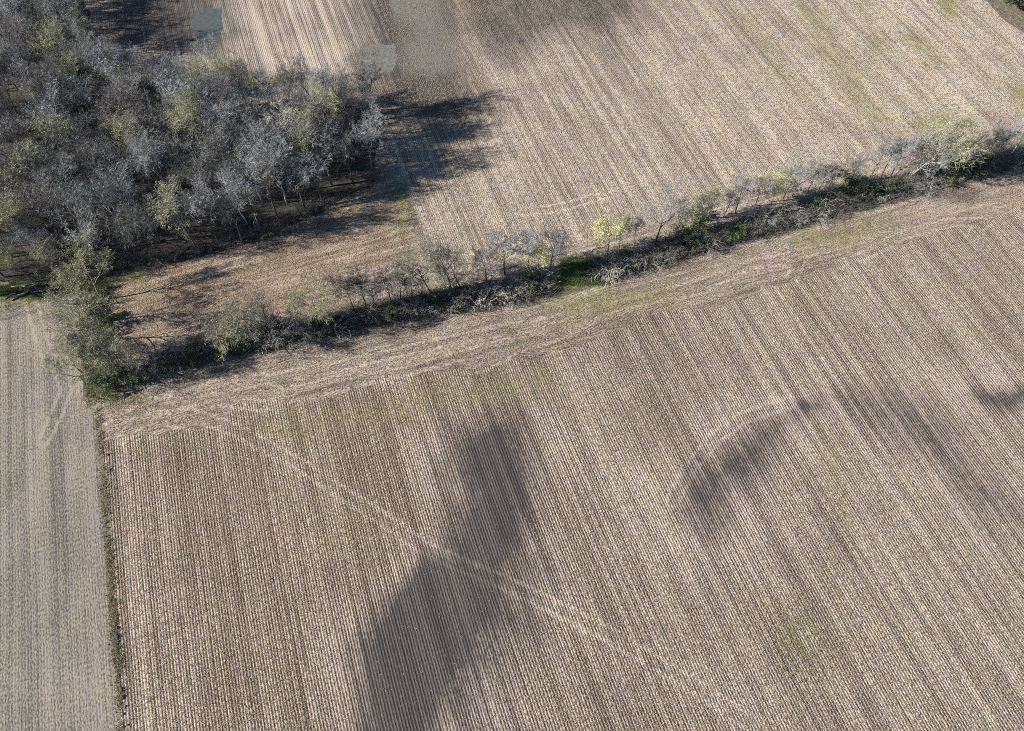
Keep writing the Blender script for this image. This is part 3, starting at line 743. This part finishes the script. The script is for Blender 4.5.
while u < 196:
    px, py = near_px(u, float(HEDGE(u)) + 1.5)
    gap = 552 < px < 604
    dens = 1.25 if px > 640 else 1.7
    if not gap:
        k = random.choices(['bare0', 'bare1', 'bare2', 'arch0', 'green0', 'green1'], [4, 4, 3, 2.2, 0.8 if px > 640 or px < 180 else 0.3, 0.8 if px > 640 else 0.5])[0]
        if px < 200: sec = 'at the left end of the hedge'
        elif px < 350: sec = 'in the hedge below the left tree clumps'
        elif px < 570: sec = 'in the hedge left of the grassy gap'
        elif px < 700: sec = 'in the hedge right of the grassy gap'
        elif px < 850: sec = 'in the thick hedge of the right half'
        else: sec = 'in the dark right end of the hedge'
        cols = {'b': random.choice([(0.15, 0.145, 0.13), (0.10, 0.095, 0.085), (0.25, 0.245, 0.215)]), 'g': (0.14, 0.13, 0.10), 'a': (0.27, 0.27, 0.24)}[k[0]]
        lk = {'bare0': 'leafless twiggy shrub', 'bare1': 'low tangled bare shrub', 'bare2': 'upright bare shrub', 'arch0': 'pale arching leafless shrub', 'green0': 'bright green leafy shrub', 'green1': 'dark green leafy shrub'}[k]
        put('shrub', 0, 0, k, random.uniform(0.6, 1.1) * (0.9 if px > 640 else 1.0) * (0.7 if k == 'arch0' else 1), lk + ' ' + sec, 'shrub', 'shrubs along the hedge bottom', cols,
            uvpos=(u, float(HEDGE(u)) + random.uniform(1.4, 5.6)))
    u += random.uniform(0.5, 1.3) * dens * 0.8
for i in range(22):
    k = random.choice(['bare0', 'bare1', 'bare2', 'green1', 'green0'])
    put('shrub', 0, 0, k, random.uniform(0.5, 0.85), 'small shrub among the trees of the short row' if k[0] == 'b' else 'leafy shrub among the trees of the short row', 'shrub', 'shrubs under the short row', (0.18, 0.17, 0.14),
        uvpos=(random.uniform(-56, -50.5), random.uniform(100, 129)))
for i, (px, py, s, lab) in enumerate([(1012,2,1.1,'dark evergreen bush nearest the ditch in the top right corner'), (1024,9,1.3,'tall dark bush by the frame edge in the top right corner'),
                       (1003,-8,1.0,'dark bush cut by the top edge beside the ditch'), (1030,-8,1.3,'dark bush behind the others in the top right corner'), (1040,22,1.0,'low dark bush below the others in the top right corner')]):
    shrub(px, py, 'ever0', s, lab, (0.12, 0.11, 0.09))
for i in range(46):
    px = random.uniform(112, 384); py = float(np.interp(px, [108, 200, 260, 330, 384], [276, 257, 241, 208, 182])) - random.uniform(1, 10)
    put('shrub', px, py, random.choice(['bare0', 'bare1', 'bare2']), random.uniform(0.45, 0.95), 'bare shrub at the shaded lower edge of the wood', 'shrub', 'shrubs along the wood edge', (0.12, 0.11, 0.10))
# undergrowth of the wood: shrubs too many to see apart -> one mass
def brush_mass(name, n, pick, hmin, hmax, width, mat, label, cat, col, tilt=0.5, blades=5, rad=0.6):
    c = np.array([pick() for _ in range(n)])
    base = np.repeat(c, blades, 0) + rng.normal(0, rad * 0.5, (n * blades, 2))
    N = len(base); h = rng.uniform(hmin, hmax, N)
    dx = rng.normal(0, tilt, N) * h; dy = rng.normal(0, tilt, N) * h
    a = rng.uniform(0, 6.28, N); wx = np.cos(a) * width * 0.5; wy = np.sin(a) * width * 0.5
    X = base[:, 0] * ca - base[:, 1] * sa; Y = base[:, 0] * sa + base[:, 1] * ca
    v = np.zeros((N, 3, 3)); z0 = np.zeros(N) - 0.02
    v[:, 0] = np.stack([X - wx, Y - wy, z0], 1); v[:, 1] = np.stack([X + wx, Y + wy, z0], 1)
    v[:, 2] = np.stack([X + dx, Y + dy, h], 1)
    t = np.arange(N * 3).reshape(N, 3)
    me = mesh_from(name, v.reshape(-1, 3), None, t, (mat,))
    o = link(name, me, kind='stuff', label=label, category=cat); o.color = (*col, 1)
    return o
def pick_wood():
    while True:
        u = random.uniform(-88, 28); v = random.uniform(129, 250)
        if smooth_sd(np.array([u]), np.array([v]), wp)[0] > 0.3 and noise.noise(Vector((u * 0.07, v * 0.07, 0))) > -0.2: return (u, v)
brush_mass('undergrowth', 4200, pick_wood, 0.5, 2.6, 0.045, M_TWIG, 'brown leafless undergrowth covering the shaded floor of the wood', 'undergrowth', (0.085, 0.078, 0.072), 0.45, 9, 0.9)
def pick_hedge():
    u = random.uniform(-53, 200)
    while 43 < u < 54: u = random.uniform(-53, 200)
    return (u, float(HEDGE(u)) + random.gauss(3.2, 1.4))
brush_mass('hedge_brambles', 7500, pick_hedge, 0.4, 2.4, 0.07, M_TWIG, 'dark tangled brambles filling the bottom of the hedge', 'brambles', (0.098, 0.092, 0.082), 0.6, 11, 0.8)  # colour kept low to stand in for tree shade on the hedge bottom
def pick_grass():
    r_ = random.random()
    if r_ < 0.6:
        u = random.uniform(-53, 200); return (u, float(HEDGE(u)) + random.gauss(3.2, 1.6))
    if r_ < 0.8:
        return (random.uniform(-57, -50.5), random.uniform(97, 131))
    X = uv(random.uniform(560, 610), random.uniform(258, 285)); return X
brush_mass('bank_grass', 9500, pick_grass, 0.12, 0.45, 0.10, M_GREEN, 'green grass growing along the hedge bank and its open gap', 'grass', (0.1, 0.1, 0.1), 0.5, 7, 0.7)
def pick_wedge():
    t = random.random(); return uv(random.uniform(-60, 75), random.uniform(286, 296))
brush_mass('wood_edge_grass', 1800, pick_wedge, 0.12, 0.4, 0.10, M_GREEN, 'green grass strip between the left field and the wood', 'grass', (0.1, 0.1, 0.1), 0.5, 7, 0.7)

WP = [(poly_uv(p), st) for p, k, st in GREEN if st >= 0.35]
def pick_weed():
    while True:
        P, st = random.choice(WP)
        u = random.uniform(P[:, 0].min() - 2, P[:, 0].max() + 2); v = random.uniform(P[:, 1].min() - 3, P[:, 1].max() + 3)
        if smooth_sd(np.array([u]), np.array([v]), P)[0] > random.gauss(-0.5, 3.5) and noise.noise(Vector((u * 0.5, v * 0.12, 2))) > random.uniform(-0.3, 0.35):
            return (u, v)
M_WEED = leafmat("olive_weeds", (0.09, 0.115, 0.03), (0.19, 0.20, 0.07))
brush_mass('field_weeds', 9000, pick_weed, 0.06, 0.22, 0.10, M_WEED, 'low olive-green weeds sprouting in streaks between the stubble rows', 'weeds', (0.1, 0.1, 0.1), 0.8, 4, 0.5)

# ------------------------------------------------------------------ weedy strip between left and near field
M_STALK = leafmat("dry_stalks", (0.30, 0.25, 0.16), (0.42, 0.36, 0.26))
def pick_strip():
    v = random.uniform(-20, 99)
    while noise.noise(Vector((3.3, v * 0.22, 0))) < random.uniform(-0.6, 0.25): v = random.uniform(-20, 99)
    return (U_B + random.gauss(0.0, 0.45) + 0.5 * noise.noise(Vector((0, v * 0.08, 4))), v)
brush_mass('boundary_weeds', 1700, pick_strip, 0.12, 0.45, 0.10, M_STALK, 'dry weed stalks along the strip between the two fields', 'weeds', (0.3, 0.3, 0.2), 0.7, 8, 0.35)
def pick_strip_g():
    v = random.choice([random.gauss(62, 9), random.gauss(48, 4), random.uniform(20, 97)])
    return (U_B + random.gauss(0.0, 0.4), v)
brush_mass('boundary_grass', 520, pick_strip_g, 0.12, 0.35, 0.09, M_GREEN, 'green grass tufts along the strip between the two fields', 'grass', (0.1, 0.1, 0.1), 0.6, 7, 0.4)
sheet('boundary_strip', [(U_B - 0.3, -25), (U_B + 0.4, -25), (U_B + 0.4, 98), (U_B - 0.3, 98)], M_STRIP, 0.004, 0.7, 0.8, 12)
# clods of turned earth on that strip
def clod_mesh(seed):
    random.seed(seed); import bmesh
    bm = bmesh.new(); bmesh.ops.create_icosphere(bm, subdivisions=2, radius=0.5)
    for v in bm.verts:
        n_ = noise.noise(v.co * 2.2 + Vector((seed, 0, 0))); v.co *= 1 + 0.55 * n_
        v.co.z = v.co.z * 0.6 + 0.12
    me = bpy.data.meshes.new('clod'); bm.to_mesh(me); bm.free(); me.materials.append(M_BARK); return me
cms = [clod_mesh(i) for i in range(4)]
random.seed(9)
CL = [(108,455),(110,470),(117,628),(118,637),(119,641),(120,662),(122,667),(121,690),(123,697),(125,706),(124,714),(127,725)]
for px, py in CL:
    c = link('earth_clod', random.choice(cms), label='dark earth clod lying in the weedy strip between the two fields', category='clod', group='clods on the field boundary')
    X, Y = world(px + random.uniform(-1, 1), py); c.location = (X, Y, 0); s = random.uniform(0.35, 0.95); c.scale = (s, s * 0.8, s); c.rotation_euler.z = random.random() * 6
    c.color = (0.06, 0.05, 0.042, 1)

# ------------------------------------------------------------------ heap of cut branches
random.seed(33)
X0, Y0 = world(36, 291)
hp = link('branch_pile', None, label='heap of dark cut branches at the wood edge left of the short row', category='branch pile')
hp.location = (X0, Y0, 0)
for i in range(16):
    M_ = Mesher(); a = random.gauss(0.25, 0.5); L_ = random.uniform(2.0, 5.0)
    c0 = Vector((random.gauss(0, 2.6), random.gauss(0, 0.7), random.uniform(0.15, 0.9)))
    d_ = Vector((math.cos(a), math.sin(a), random.gauss(0, 0.12)))
    pts = [c0 + d_ * (L_ * (t - 0.5)) + Vector((random.gauss(0, .12), random.gauss(0, .12), random.gauss(0, .08))) for t in (0, .25, .5, .75, 1)]
    for p in pts: p.z = max(p.z, 0.12)
    r0 = random.uniform(0.10, 0.24); M_.tube(pts, [r0, r0 * .95, r0 * .85, r0 * .7, r0 * .4], 6)
    for k in range(4):
        b0 = pts[random.randint(1, 3)]; dd = (d_ + Vector((random.gauss(0, .8), random.gauss(0, .8), random.uniform(0, .7)))).normalized()
        M_.tube([b0, b0 + dd * 0.8, b0 + dd * 1.7 + Vector((0, 0, .1))], [r0 * .4, r0 * .3, r0 * .1], 4)
    o = link('branch', mesh_from('branch', M_.v, M_.q, M_.t, (M_BARK,), smooth=True), hp); o.color = (*random.choice([(0.10, 0.085, 0.07), (0.07, 0.06, 0.05), (0.3, 0.27, 0.23)]), 1)

# ------------------------------------------------------------------ maize stalks and leaves left on the near field
def residue(name, n, u0, u1, v0, v1, stand, mat, label, lmin, lmax, wid, keep):
    V = rng.uniform(v0, v1, n); k = np.round(rng.uniform(u0, u1, n) / SPACING)
    U = k * SPACING + SPACING * 0.25 + rng.normal(0, 0.12 if stand else 0.3, n)
    m = keep(U, V); U = U[m]; V = V[m]; N = len(U)
    a = rng.uniform(0, 6.28, N); L = rng.uniform(lmin, lmax, N)
    X = U * ca - V * sa; Y = U * sa + V * ca
    if stand:
        z0 = np.zeros(N); z1 = L; dx = rng.normal(0, .25, N) * L; dy = rng.normal(0, .25, N) * L
    else:
        z0 = rng.uniform(0.02, 0.08, N); z1 = z0 + rng.uniform(-0.0, 0.12, N); dx = np.cos(a) * L; dy = np.sin(a) * L
    px_, py_ = -np.sin(a) * wid / 2, np.cos(a) * wid / 2
    v = np.zeros((N, 4, 3))
    v[:, 0] = np.stack([X - px_, Y - py_, z0], 1); v[:, 1] = np.stack([X + px_, Y + py_, z0], 1)
    v[:, 2] = np.stack([X + dx + px_, Y + dy + py_, z1], 1); v[:, 3] = np.stack([X + dx - px_, Y + dy - py_, z1], 1)
    me = mesh_from(name, v.reshape(-1, 3), np.arange(N * 4).reshape(N, 4), None, (mat,))
    return link(name, me, kind='stuff', label=label, category='stubble')
def drykeep(U, V):
    wv = np.zeros_like(U)
    for pts, k, st in WET_SHADE[:9]: wv = np.maximum(wv, np.minimum(soft(smooth_sd(U, V, poly_uv(pts)) + 3.5, k + 3) * st * 1.3, 1))
    return rng.random(len(U)) > wv * 0.97
def inview(U, V, margin=12):
    X = U * ca - V * sa; Y = U * sa + V * ca
    zc = Y * math.cos(PITCH) + CAM_H * math.sin(PITCH); yc = Y * math.sin(PITCH) - CAM_H * math.cos(PITCH)
    px = CX + F * X / zc; py = CY - F * yc / zc
    return (px > -80) & (px < 1104) & (py > -60) & (py < 800)
M_RES = leafmat("maize_straw", (0.20, 0.165, 0.115), (0.38, 0.32, 0.23))
residue('standing_stubble', 420000, U_B + 1, 215, -25, 99, True, M_RES, 'short cut maize stalks standing in the rows of the near field', 0.15, 0.38, 0.035,
        lambda U, V: inview(U, V) & (V < HEDGE(U) - 2) & drykeep(U, V))
residue('loose_straw', 330000, U_B + 1, 215, -25, 99, False, M_RES, 'loose maize leaves and stalks lying on the near field', 0.2, 0.6, 0.05,
        lambda U, V: inview(U, V) & (V < HEDGE(U) - 2) & drykeep(U, V))
residue('far_straw', 260000, U_B + 1, 215, 92, 260, False, M_RES, 'loose maize straw lying on the far field', 0.25, 0.7, 0.07,
        lambda U, V: inview(U, V) & (V > HEDGE(U) + 7) & (smooth_sd(U, V, wp) < 0) & ~((U < 30) & (V > 175) & (U > -30)))
